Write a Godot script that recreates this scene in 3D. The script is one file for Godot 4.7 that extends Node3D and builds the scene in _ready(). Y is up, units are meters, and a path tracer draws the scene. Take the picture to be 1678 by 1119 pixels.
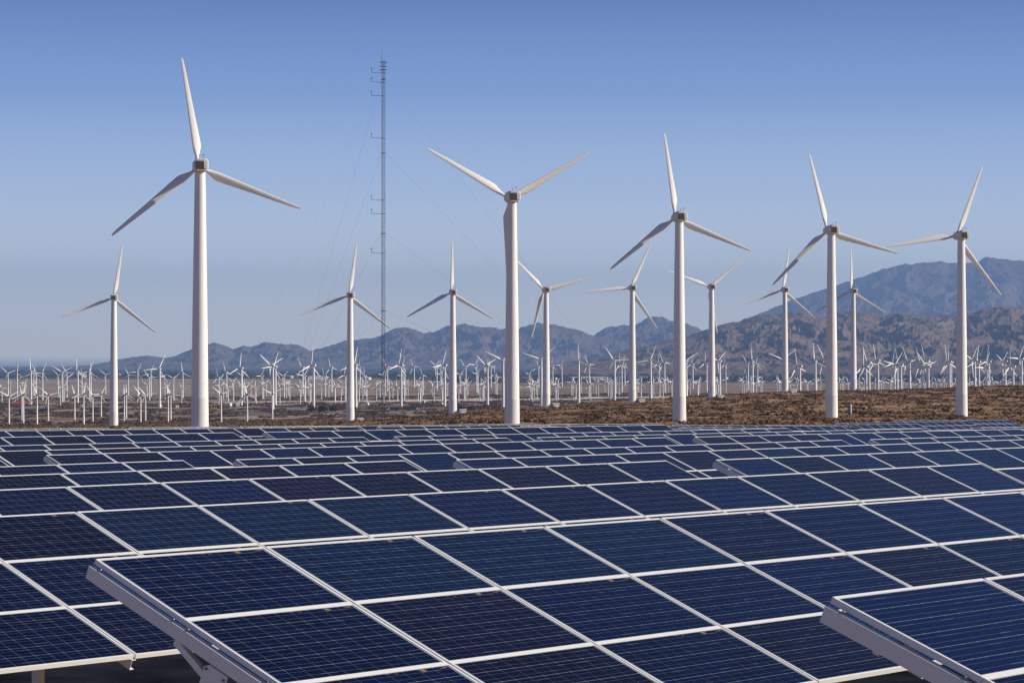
extends Node3D

# World: y up, the camera looks along -z from a rise at the edge of the array; metres.
const EYE := 3.4
const BIG := [
	[-66, 531, 41.5, 99, 12], [0, 604, 39.7, 150, 12], [43.3, 650, 37.6, 98, 12], [87.8, 690, 36.3, 104, 12], [137.3, 767, 38.7, 69, 12],
]
const MID := [
	[-172.2, 1086, 27.9, 81, 12], [-71.5, 1110, 29.6, 82, 12], [-26.6, 1128, 31.4, 89, 12], [16, 1175, 33.9, 135, 14], [59, 1231, 36.4, 65, 12],
	[100.6, 1265, 38, 40, 12], [146.3, 1346, 38.8, 81, 12], [193.2, 1421, 40.3, 90, 12],
]
const FAR := [
	[-952.9, 4748, -20.5, 137, 34], [-836.9, 4247, -18.4, 85, 11], [-704.8, 3680, -13.1, 93, 26], [-889.3, 4692, -19.6, 115, 21],
	[-802.4, 4292, -17.9, 67, 22], [-915.2, 4804, -22.2, 75, 23], [-889.6, 4920, -25, 135, 14], [-729.4, 4074, -16.4, 147, 23],
	[-803.7, 4533, -18.9, 122, 20], [-683.5, 3953, -14.7, 90, 41], [-842.6, 4920, -27.3, 95, 25], [-699.9, 4158, -16.1, 68, 22],
	[-735.4, 4385, -18.3, 88, 23], [-836.8, 5170, -25.5, 20, 21], [-760.8, 4979, -24.6, 112, 19], [-707.3, 4745, -18.4, 65, 22],
	[-606.6, 4201, -25.8, 126, 26], [-674.5, 4690, -21.7, 71, 23], [-472.8, 3371, -8.9, 65, 29], [-571.2, 4238, -26.7, 34, 23],
	[-592.8, 4521, -18.9, 96, 24], [-497.4, 4261, -25.6, 101, 58], [-529.5, 4658, -18, 106, 53], [-390.1, 3621, -8.5, 83, 47],
	[-550.8, 5131, -26.9, 32, 49], [-452.4, 4078, -31.3, 30, 53], [-440.1, 4430, -24.6, 58, 60], [-299.8, 3148, -4.1, 144, 49],
	[-339.4, 3603, -6.3, 66, 49], [-401.1, 4419, -24.5, 152, 55], [-424.9, 5100, -10.4, 120, 46], [-321.6, 3903, -21.1, 51, 49],
	[-256, 3241, -4, 81, 54], [-334.5, 4500, -24.7, 112, 53], [-385.3, 5366, -10.7, 107, 50], [-263.4, 3975, -20.8, -163, 53],
	[-202.9, 3264, -3.7, 78, 36], [-385.1, 6360, -12.1, 79, 55], [-270.7, 4640, -24.3, 99, 45], [-238.9, 4730, -24.1, 53, 42],
	[-271.3, 5470, -10.4, 119, 51], [-148.5, 3366, -3.8, 76, 54], [-272.6, 6310, -8.1, 69, 48], [-201.2, 4707, -24, 64, 45],
	[-245.2, 6297, -11, 120, 50], [-168.1, 4743, -24.1, 109, 50], [-166.7, 5565, -7.2, 152, 57], [-167.6, 5892, -11.2, 66, 54],
	[-133.8, 4781, -23.6, 48, 51], [-90.9, 3395, -3.9, 67, 56], [-98.9, 4819, -23.8, 155, 49], [-104.7, 5690, -9.9, 131, 45],
	[-73.6, 5206, -6.4, 52, 53], [-64.9, 4797, -23, 166, 53], [-32.6, 3352, -4.3, 143, 49], [-51.9, 6205, -10.8, 124, 46], [-31.4, 4837, -22.4, 93, 51],
	[-54.7, 6500, -10.4, 102, 38], [-11.2, 3162, 2.7, 154, 17], [38, 5279, -25.3, 164, 52], [65.1, 6142, -9.8, 97, 42], [38.2, 3276, 3.7, 161, 14],
	[105.5, 6500, -7.4, 83, 45], [125.7, 6320, -9.1, 52, 54], [91.2, 3430, 2.4, 92, 4], [164.2, 5340, -4.4, 118, 45], [149, 3645, 2.5, 124, 18],
	[216.6, 4956, -3.4, 99, 56], [290.1, 6464, -4.4, 85, 39], [208.5, 3772, 2.6, 68, 12], [340.1, 5801, -4.8, 78, 52], [294.4, 4845, -1.1, 118, 47],
	[264.5, 3810, 2, 32, 22], [417.8, 5802, -4.8, 84, 44], [393.9, 5079, -1.9, 86, 52], [340.4, 4111, 2.2, 38, 45], [553.2, 6500, -5.4, 90, 57],
	[399.5, 4168, 2.5, 93, 14], [503, 5349, -1.1, 132, 48], [635.7, 6500, -4.7, 84, 41], [396.9, 3665, 3.7, 37, 18], [298, 2600, -4.2, 104, 54],
	[373.6, 3092, 1.5, 94, 16], [442.5, 3535, 4.8, 128, 46], [366.6, 2600, -4.6, 90, 46], [459.6, 3231, -0.1, 113, 43], [510.6, 3503, 2.3, 104, 48],
	[513.5, 3371, -2.6, 70, 53], [472.2, 3078, -3, 48, 41], [466.7, 3013, -2.9, 113, 56], [535.9, 3383, 1.6, 123, 51], [532, 3254, -0.8, 119, 51],
	[558.4, 3375, 2.2, 114, 54], [431.1, 2600, -4.4, 136, 46], [566.3, 3250, 0.4, 104, 49], [650.4, 3719, -0.2, 98, 51], [592.4, 3214, 3.3, 163, 57],
	[619.7, 3333, 0.4, 79, 40], [492.1, 2600, -5.8, 179, 48], [708.4, 3729, 1.1, 73, 53], [701.3, 3570, 1.3, 157, 56], [518.9, 2600, -4.4, 90, 55],
	[724.6, 3570, 4.9, 57, 45],
]
const SHORT := [
	[-432.8, 2161, -30.4, 30, 20], [-446.2, 2286, -30.1, 100, 20], [-383.7, 1972, -26.5, 80, 20], [-377.5, 1996, -28.1, 110, 20],
	[-434.7, 2354, -31, 135, 20], [-416.2, 2390, -31.1, 105, 20], [-336.3, 1972, -26.5, 80, 20], [-370.8, 2221, -29.9, 120, 20],
	[-409.7, 2504, -32.2, 60, 20], [-358.1, 2319, -29.8, 90, 20], [-378.4, 2464, -31.7, 330, 20], [-311, 2103, -28.9, 125, 20],
	[-333.7, 2286, -29.4, 130, 20], [-300, 2191, -29.5, 95, 20], [-319.9, 2354, -29.5, 115, 20], [-253.7, 2191, -27.5, 260, 20],
	[-234.3, 2221, -27.5, 100, 20], [-227.8, 2161, -26.4, 350, 20], [-218.1, 2286, -27.6, 150, 20],
]
const RIDGE_LEFT := [
	[-0.2769, -0.00255], [-0.1894, -0.00207], [-0.1675, -0.00109], [-0.1581, 0.001], [-0.1521, 0.00207], [-0.145, 0.00284], [-0.138, 0.00187],
	[-0.1342, 0.00263], [-0.1277, 0.00535], [-0.1184, 0.00807], [-0.1136, 0.00644], [-0.1109, 0.00535], [-0.107, 0.00676], [-0.1038, 0.0062],
	[-0.0982, 0.00839], [-0.0929, 0.00751], [-0.0854, 0.00717], [-0.0803, 0.00479], [-0.0733, 0.00644], [-0.0668, 0.00863], [-0.0625, 0.00912],
	[-0.0559, 0.0097], [-0.0516, 0.01106], [-0.0477, 0.0135], [-0.0434, 0.01423], [-0.0396, 0.0135], [-0.0353, 0.01165], [-0.0309, 0.0124],
	[-0.026, 0.01459], [-0.019, 0.01534], [-0.0113, 0.01423], [-0.0036, 0.0135], [0.0028, 0.0135], [0.0066, 0.01496], [0.0114, 0.016], [0.018, 0.01496],
	[0.0216, 0.01398], [0.027, 0.01277], [0.0325, 0.01063], [0.0369, 0.01009], [0.0416, 0.00912], [0.0537, 0.00815], [0.0781, 0.00571],
	[0.1121, 0.0045],
]
const RIDGE_MID := [
	[0.01, 0.00085], [0.0246, 0.00523], [0.0306, 0.00912], [0.0369, 0.01398], [0.0433, 0.01471], [0.0489, 0.01496], [0.0532, 0.0177], [0.0586, 0.0186],
	[0.064, 0.01666], [0.0683, 0.01554], [0.0727, 0.01447], [0.076, 0.01277], [0.0829, 0.01009], [0.0999, 0.00815], [0.1364, 0.00571],
]
const RIDGE_NEAR := [
	[0.0148, -0.00061], [0.0323, 0.00195], [0.0411, 0.00353], [0.0542, 0.00693], [0.0652, 0.00961], [0.0738, 0.01179], [0.0824, 0.01496],
	[0.089, 0.01617], [0.0978, 0.01885], [0.1053, 0.01933], [0.1119, 0.02043], [0.1194, 0.01933], [0.126, 0.0186], [0.1304, 0.02043], [0.1369, 0.02118],
	[0.1434, 0.01987], [0.1488, 0.0186], [0.1543, 0.02009], [0.1586, 0.01909], [0.1684, 0.0186], [0.177, 0.01909], [0.1825, 0.01987], [0.1912, 0.02152],
	[0.1977, 0.02259], [0.204, 0.02225], [0.224, 0.02395], [0.258, 0.02152], [0.331, 0.02031],
]
const RIDGE_FAR := [
	[0.0683, 0.00571], [0.0878, 0.0152], [0.0994, 0.01987], [0.1053, 0.02225], [0.115, 0.02639], [0.1238, 0.02911], [0.1304, 0.0313], [0.1379, 0.03403],
	[0.1445, 0.03563], [0.1478, 0.0375], [0.1554, 0.03892], [0.163, 0.03967], [0.1706, 0.04055], [0.1739, 0.03952], [0.1771, 0.04001],
	[0.1847, 0.04001], [0.1891, 0.04196], [0.1956, 0.04162], [0.2041, 0.04074], [0.224, 0.03855], [0.2581, 0.03977], [0.331, 0.03004],
]

const GROUND_U := [-0.21, -0.14, -0.06, 0.0, 0.05, 0.11, 0.20]
const GROUND_D := [3.0, 14.0, 30.0, 60.0, 90.0, 140.0, 260.0, 400.0, 550.0, 770.0, 1000.0, 1150.0, 1350.0, 1500.0, 1700.0, 2100.0, 2600.0, 3200.0, 4000.0, 5500.0, 9000.0, 20000.0, 70000.0]
const GROUND_H := [
	[-3.1, -3.2, -3.5, -3.95, -4.35, -5.5, -8.2, -11.6, -15.2, -20.6, -26.3, -30.0, -35, -38.5, -43, -52, -57, -60.5, -64, -65, -66, -66, -66],
	[-3.1, -3.2, -3.5, -3.95, -4.35, -5.5, -8.2, -11.4, -15.0, -20.3, -26.0, -29.6, -34, -37.5, -42, -51.5, -56.5, -60.2, -64, -65, -66, -66, -66],
	[-3.1, -3.2, -3.5, -3.95, -4.3, -5.4, -8.1, -11.4, -15.0, -19.5, -24.2, -27, -32, -36, -41, -50, -56, -59.5, -62.5, -64, -65, -66, -66],
	[-3.1, -3.2, -3.5, -3.95, -4.3, -5.3, -8.0, -11.4, -14.8, -18.0, -20.8, -22.0, -25.5, -31, -38.5, -49, -55, -57.5, -60, -62, -64, -66, -66],
	[-3.1, -3.2, -3.5, -3.95, -4.35, -5.3, -7.9, -11.2, -14.4, -17.4, -19.0, -19.6, -20.4, -25, -34, -46, -52.5, -54.5, -56.5, -60, -64, -66, -66],
	[-3.1, -3.2, -3.5, -3.95, -4.4, -5.7, -7.8, -10.8, -13.8, -16.8, -17.2, -17.0, -16.9, -18, -27, -43, -51.5, -54, -56, -60, -64, -66, -66],
	[-3.1, -3.2, -3.5, -3.95, -4.45, -5.9, -7.75, -10.6, -13.6, -16.7, -16.3, -15.7, -15.0, -14.4, -16, -38, -51, -54, -56, -60, -64, -66, -66]
]

const ROW_AZ := 49.906      # degrees the rows of panels run away from the camera's right
const TILT := 21.417
const PITCH_X := 1.66       # panel spacing along a rack
const PITCH_Z := 1.0        # and down its slope
const PANEL_X := 1.634
const PANEL_Z := 0.996
const CELL := 0.1565        # spacing of the 10 x 6 cells in a panel
const ROW_STEP := 6.12
const RACK := 14

var rng := RandomNumberGenerator.new()
var relief := FastNoiseLite.new()
var patch := FastNoiseLite.new()
var M := {}
var names := {}
var log_d := []

# ---------------------------------------------------------------- helpers
func numbered(called: String) -> String:
	names[called] = names.get(called, -1) + 1
	return called if names[called] == 0 else "%s_%03d" % [called, names[called]]

func tag(o: Node, label: String, category: String, group := "") -> void:
	o.set_meta("label", label)
	o.set_meta("category", category)
	if group:
		o.set_meta("group", group)

func thing(called: String, label: String, category: String, at: Transform3D, group := "") -> Node3D:
	var o := Node3D.new()
	o.name = numbered(called)
	add_child(o)
	o.transform = at
	tag(o, label, category, group)
	return o

func part(called: String, mesh: Mesh, mat: Material, parent: Node, at := Transform3D()) -> MeshInstance3D:
	var o := MeshInstance3D.new()
	o.name = called
	o.mesh = mesh
	if mat:
		o.material_override = mat
	parent.add_child(o, true)
	o.transform = at
	return o

func structure(called: String, mesh: Mesh, mat: Material) -> MeshInstance3D:
	var o := part(called, mesh, mat, self)
	o.set_meta("kind", "structure")
	return o

func sheet() -> SurfaceTool:
	var st := SurfaceTool.new()
	st.begin(Mesh.PRIMITIVE_TRIANGLES)
	return st

func done(st: SurfaceTool) -> ArrayMesh:
	st.generate_normals()
	return st.commit()

func tri(st: SurfaceTool, a: Vector3, b: Vector3, c: Vector3) -> void:
	st.add_vertex(a); st.add_vertex(b); st.add_vertex(c)

func quad(st: SurfaceTool, a: Vector3, b: Vector3, c: Vector3, d: Vector3) -> void:
	tri(st, a, b, c); tri(st, a, c, d)

func box(st: SurfaceTool, at: Vector3, size: Vector3, turn := Basis()) -> void:
	st.set_smooth_group(-1)
	var h := size / 2.0
	var p := []
	for i in 8:
		p.append(at + turn * Vector3(h.x if i & 1 else -h.x, h.y if i & 2 else -h.y, h.z if i & 4 else -h.z))
	for f in [[0, 1, 3, 2], [5, 4, 6, 7], [4, 0, 2, 6], [1, 5, 7, 3], [2, 3, 7, 6], [4, 5, 1, 0]]:
		quad(st, p[f[3]], p[f[2]], p[f[1]], p[f[0]])

func loft(st: SurfaceTool, rings: Array, smooth := true, caps := true) -> void:
	# rings: arrays of points, all of one length
	st.set_smooth_group(0 if smooth else -1)
	for k in rings.size() - 1:
		var a: Array = rings[k]
		var b: Array = rings[k + 1]
		var n := a.size()
		for i in n:
			quad(st, a[i], b[i], b[(i + 1) % n], a[(i + 1) % n])
	if caps:
		st.set_smooth_group(-1)
		for e in [0, rings.size() - 1]:
			var r: Array = rings[e]
			var c := Vector3.ZERO
			for q in r:
				c += q
			c /= r.size()
			for i in r.size():
				if e == 0:
					tri(st, c, r[i], r[(i + 1) % r.size()])
				else:
					tri(st, c, r[(i + 1) % r.size()], r[i])

func circle(c: Vector3, ax: Vector3, ay: Vector3, n: int) -> Array:
	var out := []
	for i in n:
		var a := TAU * i / n
		out.append(c + ax * cos(a) + ay * sin(a))
	return out

func rod(st: SurfaceTool, a: Vector3, b: Vector3, ra: float, rb := -1.0, n := 8) -> void:
	if rb < 0.0:
		rb = ra
	var d := (b - a).normalized()
	var x := d.cross(Vector3.UP if absf(d.y) < 0.9 else Vector3.RIGHT).normalized()
	var y := x.cross(d).normalized()
	loft(st, [circle(a, x * ra, y * ra, n), circle(b, x * rb, y * rb, n)], n > 5)

func lathe(profile: Array, n: int, smooth := true) -> ArrayMesh:
	var st := sheet()
	var rings := []
	for p in profile:
		rings.append(circle(Vector3(0, p[1], 0), Vector3(p[0], 0, 0), Vector3(0, 0, -p[0]), n))
	loft(st, rings, smooth)
	return done(st)

func ground(x: float, d: float) -> float:
	# height of the land at x metres right and d metres ahead of the camera
	var r := Vector2(x, d).length()
	var u := clampf(x / d, -0.21, 0.2) if d > 0.5 else (-0.21 if x < 0 else 0.2)
	if d <= 0.5:
		u = 0.0
	var l := log(clampf(r, 3.0, 70000.0))
	var j := clampi(log_d.bsearch(l) - 1, 0, log_d.size() - 2)
	var t: float = (l - log_d[j]) / (log_d[j + 1] - log_d[j])
	var i := clampi(GROUND_U.bsearch(u) - 1, 0, GROUND_U.size() - 2)
	var s: float = (u - GROUND_U[i]) / (GROUND_U[i + 1] - GROUND_U[i])
	s = s * s * (3.0 - 2.0 * s)
	var a: float = lerpf(GROUND_H[i][j], GROUND_H[i][j + 1], t)
	var b: float = lerpf(GROUND_H[i + 1][j], GROUND_H[i + 1][j + 1], t)
	var bumps := relief.get_noise_2d(x, d) * clampf((r - 300.0) / 500.0, 0.0, 1.0) * 1.3
	return lerpf(a, b, s) + bumps + EYE

func ordinal(n: int) -> String:
	var low := ["first", "second", "third", "fourth", "fifth", "sixth", "seventh", "eighth", "ninth", "tenth", "eleventh", "twelfth", "thirteenth", "fourteenth", "fifteenth", "sixteenth", "seventeenth", "eighteenth", "nineteenth"]
	if n < 20:
		return low[n - 1]
	var tens := ["twent", "thirt", "fort", "fift", "sixt", "sevent", "eight", "ninet"]
	var t: String = tens[int(n / 10.0) - 2]
	return t + "ieth" if n % 10 == 0 else t + "y-" + low[n % 10 - 1]

func lin(r: float, g: float, b: float) -> Color:
	return Color(r, g, b).linear_to_srgb()

func matte(r: float, g: float, b: float, rough := 0.8, spec := 0.4) -> StandardMaterial3D:
	var m := StandardMaterial3D.new()
	m.albedo_color = lin(r, g, b)
	m.roughness = rough
	m.metallic_specular = spec
	return m

func grain(seed_: int, freq: float, dark: float, size := 512) -> NoiseTexture2D:
	var n := FastNoiseLite.new()
	n.seed = seed_
	n.frequency = freq
	n.fractal_octaves = 5
	var t := NoiseTexture2D.new()
	t.width = size
	t.height = size
	t.seamless = true
	t.noise = n
	var g := Gradient.new()
	g.set_color(0, Color(dark, dark, dark))
	g.set_color(1, Color(1, 1, 1))
	t.color_ramp = g
	return t

# ---------------------------------------------------------------- light, camera, materials
func _ready() -> void:
	rng.seed = 77
	for v in GROUND_D:
		log_d.append(log(v))
	relief.seed = 5
	relief.frequency = 1.0 / 90.0
	relief.fractal_octaves = 3
	patch.seed = 11
	patch.frequency = 1.0 / 160.0
	patch.fractal_octaves = 4

	var cam := Camera3D.new()
	cam.name = "camera"
	cam.keep_aspect = Camera3D.KEEP_WIDTH
	cam.fov = 23.05
	cam.near = 0.1
	cam.far = 120000.0
	add_child(cam)
	cam.position = Vector3(0, EYE, 0)
	cam.rotation_degrees = Vector3(0.4737, 0, 0)
	cam.current = true

	var env := Environment.new()
	env.background_mode = Environment.BG_SKY
	var sky := Sky.new()
	var pano := PanoramaSkyMaterial.new()
	pano.panorama = ImageTexture.create_from_image(air())
	sky.sky_material = pano
	env.sky = sky
	env.background_energy_multiplier = 1.0
	env.tonemap_mode = Environment.TONE_MAPPER_LINEAR
	env.tonemap_exposure = 1.2
	env.sdfgi_enabled = true
	env.ssao_enabled = true
	env.ssil_enabled = true
	env.fog_enabled = true
	env.fog_density = 0.000037
	env.fog_light_color = Color(0.62, 0.77, 1.0)
	var we := WorldEnvironment.new()
	we.name = "world_environment"
	we.environment = env
	add_child(we)

	var sun := DirectionalLight3D.new()
	sun.name = "sun"
	sun.light_color = Color(1.0, 0.96, 0.89)
	sun.light_energy = 1.6
	sun.light_angular_distance = 0.5
	sun.shadow_enabled = true
	add_child(sun)
	var high := deg_to_rad(27.0)
	var round_ := deg_to_rad(3.5)      # the sun stands to the right, a little behind the camera
	sun.look_at_from_position(Vector3.ZERO, -Vector3(cos(high) * cos(round_), sin(high), cos(high) * sin(round_)))

	materials()
	land()
	mountains()
	valley()
	racks()
	turbines()
	mast()
	roadside()
	scrub()

func air() -> Image:
	# clear dry air: pale at the horizon, deeper blue with height, the same all round
	var im := Image.create(64, 1024, false, Image.FORMAT_RGBF)
	var stops := [[-90.0, 0.14, 0.115, 0.09], [-6.0, 0.24, 0.21, 0.18], [-0.4, 1.02, 0.94, 0.72], [0.0, 1.10, 1.02, 0.80], [1.2, 1.05, 1.02, 0.90], [2.4, 0.80, 0.88, 0.92], [4.0, 0.47, 0.60, 0.82], [6.0, 0.215, 0.345, 0.64], [8.6, 0.080, 0.160, 0.425], [15.0, 0.042, 0.098, 0.27], [35.0, 0.022, 0.05, 0.15], [90.0, 0.014, 0.032, 0.10]]
	for y in 1024:
		var e := 90.0 - (y + 0.5) * 180.0 / 1024.0
		var c := Color.BLACK
		for k in stops.size() - 1:
			if e >= stops[k][0] and e <= stops[k + 1][0]:
				var t: float = (e - stops[k][0]) / (stops[k + 1][0] - stops[k][0])
				c = Color(lerpf(stops[k][1], stops[k + 1][1], t), lerpf(stops[k][2], stops[k + 1][2], t), lerpf(stops[k][3], stops[k + 1][3], t))
		for x in 64:
			im.set_pixel(x, y, c)
	return im

func cell_image() -> Image:
	# 5 x 3 polycrystalline cells: crystal grain and two silver busbars along each
	var w := 480
	var h := 288
	var im := Image.create(w, h, false, Image.FORMAT_RGB8)
	var n := FastNoiseLite.new()
	n.noise_type = FastNoiseLite.TYPE_CELLULAR
	n.cellular_return_type = FastNoiseLite.RETURN_CELL_VALUE
	n.frequency = 0.07
	n.seed = 8
	var r := RandomNumberGenerator.new()
	r.seed = 4
	for y in h:
		for x in w:
			var v := 0.8 + 0.2 * n.get_noise_2d(x, y)
			im.set_pixel(x, y, Color(v, v, v))
	for cy in 3:
		for b in [28, 66]:
			var x := 0
			while x < w:
				var run := r.randi_range(4, 26)
				var v := 0.90 if r.randf() < 0.86 else 1.0
				for i in range(x, mini(x + run, w)):
					im.set_pixel(i, cy * 96 + b, Color(v, v, v))
				x += run
	return im

func materials() -> void:
	M.frame = matte(0.78, 0.77, 0.75, 0.42, 0.5)
	M.steel = matte(0.80, 0.775, 0.75, 0.5, 0.5)
	M.bolt = matte(0.30, 0.30, 0.31, 0.4, 0.5)
	M.bolt.metallic = 0.6
	M.dust = matte(0.33, 0.24, 0.16, 1.0, 0.1)
	M.back = matte(0.25, 0.27, 0.32, 0.16, 0.3)
	var tex := ImageTexture.create_from_image(cell_image())
	M.cells = []
	for c in [[0.0022, 0.0050, 0.036], [0.0016, 0.0030, 0.021], [0.0050, 0.0036, 0.019], [0.0026, 0.0085, 0.062], [0.0030, 0.0150, 0.060], [0.0060, 0.0044, 0.027], [0.0020, 0.0060, 0.047]]:
		var m := matte(c[0], c[1], c[2], 0.13, 0.33)
		m.albedo_texture = tex
		m.vertex_color_use_as_albedo = true
		M.cells.append(m)
	M.tower = matte(0.80, 0.80, 0.79, 0.45, 0.4)
	M.tower_base = matte(0.74, 0.735, 0.72, 0.5, 0.4)
	M.concrete = matte(0.42, 0.40, 0.37, 0.9, 0.3)
	M.blade = matte(0.79, 0.775, 0.75, 0.5, 0.4)
	M.nacelle = matte(0.70, 0.69, 0.66, 0.5, 0.4)
	M.vent = matte(0.10, 0.085, 0.07, 0.6, 0.4)
	M.dark_metal = matte(0.16, 0.15, 0.145, 0.6, 0.3)
	M.lattice = matte(0.07, 0.07, 0.08, 0.6, 0.4)
	M.wire = matte(0.20, 0.20, 0.21, 0.6, 0.4)
	M.land = StandardMaterial3D.new()
	M.land.vertex_color_use_as_albedo = true
	M.land.albedo_texture = grain(3, 0.02, 0.45)
	M.land.uv1_triplanar = true
	M.land.uv1_world_triplanar = true
	M.land.uv1_scale = Vector3(0.05, 0.05, 0.05)
	M.land.roughness = 1.0
	M.land.metallic_specular = 0.1
	M.rock = StandardMaterial3D.new()
	M.rock.vertex_color_use_as_albedo = true
	M.rock.albedo_texture = grain(9, 0.02, 0.6)
	M.rock.uv1_triplanar = true
	M.rock.uv1_world_triplanar = true
	M.rock.uv1_scale = Vector3(0.0008, 0.0008, 0.0008)
	M.rock.roughness = 1.0
	M.rock.metallic_specular = 0.1

# ---------------------------------------------------------------- land
func land_color(x: float, d: float) -> Color:
	var n := patch.get_noise_2d(x, d)
	var fine := patch.get_noise_2d(x * 7.0, d * 7.0)
	var near := Vector3(0.64, 0.41, 0.24) * (1.0 + 0.35 * n + 0.3 * fine)
	var bands := patch.get_noise_2d(x * 0.35, d * 0.9)
	var tone := clampf(0.5 + bands * 1.6, 0.0, 1.0)
	var plain := Vector3(0.36, 0.23, 0.15).lerp(Vector3(0.70, 0.54, 0.38), tone) * (1.0 + 0.35 * fine)
	var sand := Vector3(0.46, 0.32, 0.24).lerp(Vector3(0.80, 0.65, 0.50), tone) * (1.0 + 0.2 * n)
	var green := Vector3(0.15, 0.135, 0.105) * (1.0 + 1.1 * n + 0.8 * bands)
	# soil and cover: brown fan, greyer plain beyond it, sand flats to the left, then orchards and town
	var c := near.lerp(plain, clampf((d - 1500.0) / 700.0, 0.0, 1.0))
	var flats := clampf((-100.0 - x - d * 0.01) / 280.0, 0.0, 1.0)
	c = c.lerp(sand, clampf((d - 4600.0 + 900.0 * n) / 600.0, 0.0, 1.0) * flats)
	c = c.lerp(green, clampf((d - lerpf(7600.0, 9800.0, flats) + 700.0 * n) / 300.0, 0.0, 1.0))
	return Color(c.x, c.y, c.z)

func land() -> void:
	var az := []
	var a := -180.0
	while a < 180.01:
		az.append(deg_to_rad(a))
		a += 0.125 if absf(a + 0.01) < 14.0 else 4.0
		if a > -18.0 and a < -14.0:
			a = -14.0
	var rad := [0.5]
	var r := 2.0
	while r < 41000.0:
		rad.append(r)
		r *= 1.045 if r < 500.0 or r > 12000.0 else 1.012
	var st := sheet()
	st.set_smooth_group(0)
	var w := az.size()
	for k in rad.size():
		for i in w:
			var x: float = sin(az[i]) * rad[k]
			var d: float = cos(az[i]) * rad[k]
			st.set_color(land_color(x, d))
			st.add_vertex(Vector3(x, ground(x, d), -d))
	for k in rad.size() - 1:
		for i in w - 1:
			var p := k * w + i
			for q in [p, p + w, p + w + 1, p, p + w + 1, p + 1]:
				st.add_index(q)
	st.generate_normals()
	structure("ground", st.commit(), M.land)

func strip(pts: Array, width: float, lift: float) -> ArrayMesh:
	# a road laid on the land through points [x, d]
	var st := sheet()
	st.set_smooth_group(0)
	var rows := []
	for k in pts.size() - 1:
		var p := Vector2(pts[k][0], pts[k][1])
		var q := Vector2(pts[k + 1][0], pts[k + 1][1])
		var n := maxi(1, int(p.distance_to(q) / 40.0))
		var side := (q - p).normalized().orthogonal() * width / 2.0
		for i in n + (1 if k == pts.size() - 2 else 0):
			var c := p.lerp(q, float(i) / n)
			var row := []
			for s in [-1.0, -0.33, 0.33, 1.0]:
				var e: Vector2 = c + side * s
				row.append(Vector3(e.x, ground(e.x, e.y) + lift, -e.y))
			rows.append(row)
	for k in rows.size() - 1:
		for i in 3:
			quad(st, rows[k][i], rows[k][i + 1], rows[k + 1][i + 1], rows[k + 1][i])
	return done(st)

# ---------------------------------------------------------------- mountains
func profile(p: Array, u: float) -> float:
	if u <= p[0][0]:
		return p[0][1]
	for k in p.size() - 1:
		if u <= p[k + 1][0]:
			return lerpf(p[k][1], p[k + 1][1], (u - p[k][0]) / (p[k + 1][0] - p[k][0]))
	return p[p.size() - 1][1]

func range_of(called: String, p: Array, front: float, crest: float, size: float, carve: float, tint: Vector3, cols: int, rows: int, seed_: int, rough := 0.04, hold := 5.0) -> void:
	var n := FastNoiseLite.new()
	n.seed = seed_
	n.fractal_type = FastNoiseLite.FRACTAL_RIDGED
	n.fractal_octaves = 7
	n.fractal_gain = 0.62
	n.frequency = 1.0 / size
	var warp := FastNoiseLite.new()
	warp.seed = seed_ + 50
	warp.frequency = 1.0 / size / 1.3
	warp.fractal_octaves = 3
	var jag := FastNoiseLite.new()
	jag.seed = seed_ + 90
	jag.frequency = 1.0 / (size * 0.12)
	jag.fractal_octaves = 4
	var u0: float = p[0][0]
	var u1: float = p[p.size() - 1][0]
	var st := sheet()
	st.set_smooth_group(0)
	for k in rows + 1:
		var t := 1.35 * k / rows      # 0 at the foot, 1 at the crest, beyond it the far side
		for i in cols + 1:
			var u := lerpf(u0, u1, float(i) / cols)
			var d := lerpf(front, crest, t)
			var x := u * d
			var wob := warp.get_noise_2d(x, d) * size * 0.35
			var tall := profile(p, u) * crest + 66.0
			tall *= 1.0 + jag.get_noise_2d(x, d) * rough * clampf((t - 0.6) * 2.5, 0.0, 1.0)
			var rd := clampf((n.get_noise_2d(x + wob, d * 0.6 + wob) + 0.12) / 0.85, 0.0, 1.0)
			var broad := warp.get_noise_2d(x * 0.7 + 900.0, d * 0.5) * 0.5 + 0.5
			var rise: float
			if t <= 1.0:
				var s := pow(t, 0.8)
				var keep := pow(t, hold)
				rise = s * lerpf(1.0 - carve * (1.0 - rd) * (0.6 + 0.8 * broad), 1.0, keep)
				rise = maxf(rise, 0.0)
			else:
				rise = 1.0 - (t - 1.0) * 1.8
			var y := -66.0 - 4.0 + maxf(tall, 6.0) * rise + EYE
			var shade := 1.0 + 0.25 * warp.get_noise_2d(x * 3.0, d * 3.0) + 0.2 * jag.get_noise_2d(x, d)
			st.set_color(Color(tint.x * shade, tint.y * shade, tint.z * shade))
			st.add_vertex(Vector3(x, y, -d))
	var w := cols + 1
	for k in rows:
		for i in cols:
			var q := k * w + i
			for v in [q, q + w, q + w + 1, q, q + w + 1, q + 1]:
				st.add_index(v)
	st.generate_normals()
	structure(called, st.commit(), M.rock)

func mountains() -> void:
	range_of("mountain_range", RIDGE_LEFT, 24600.0, 27000.0, 700.0, 0.62, Vector3(0.24, 0.175, 0.135), 1000, 120, 21)
	range_of("mountain_peak", RIDGE_MID, 26500.0, 30000.0, 900.0, 0.6, Vector3(0.24, 0.175, 0.135), 360, 100, 33)
	range_of("foothills", RIDGE_NEAR, 12400.0, 16500.0, 750.0, 0.6, Vector3(0.28, 0.195, 0.145), 900, 300, 45)
	range_of("far_mountain", RIDGE_FAR, 30000.0, 36000.0, 2300.0, 0.5, Vector3(0.24, 0.175, 0.135), 700, 180, 57, 0.02, 2.2)

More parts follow.
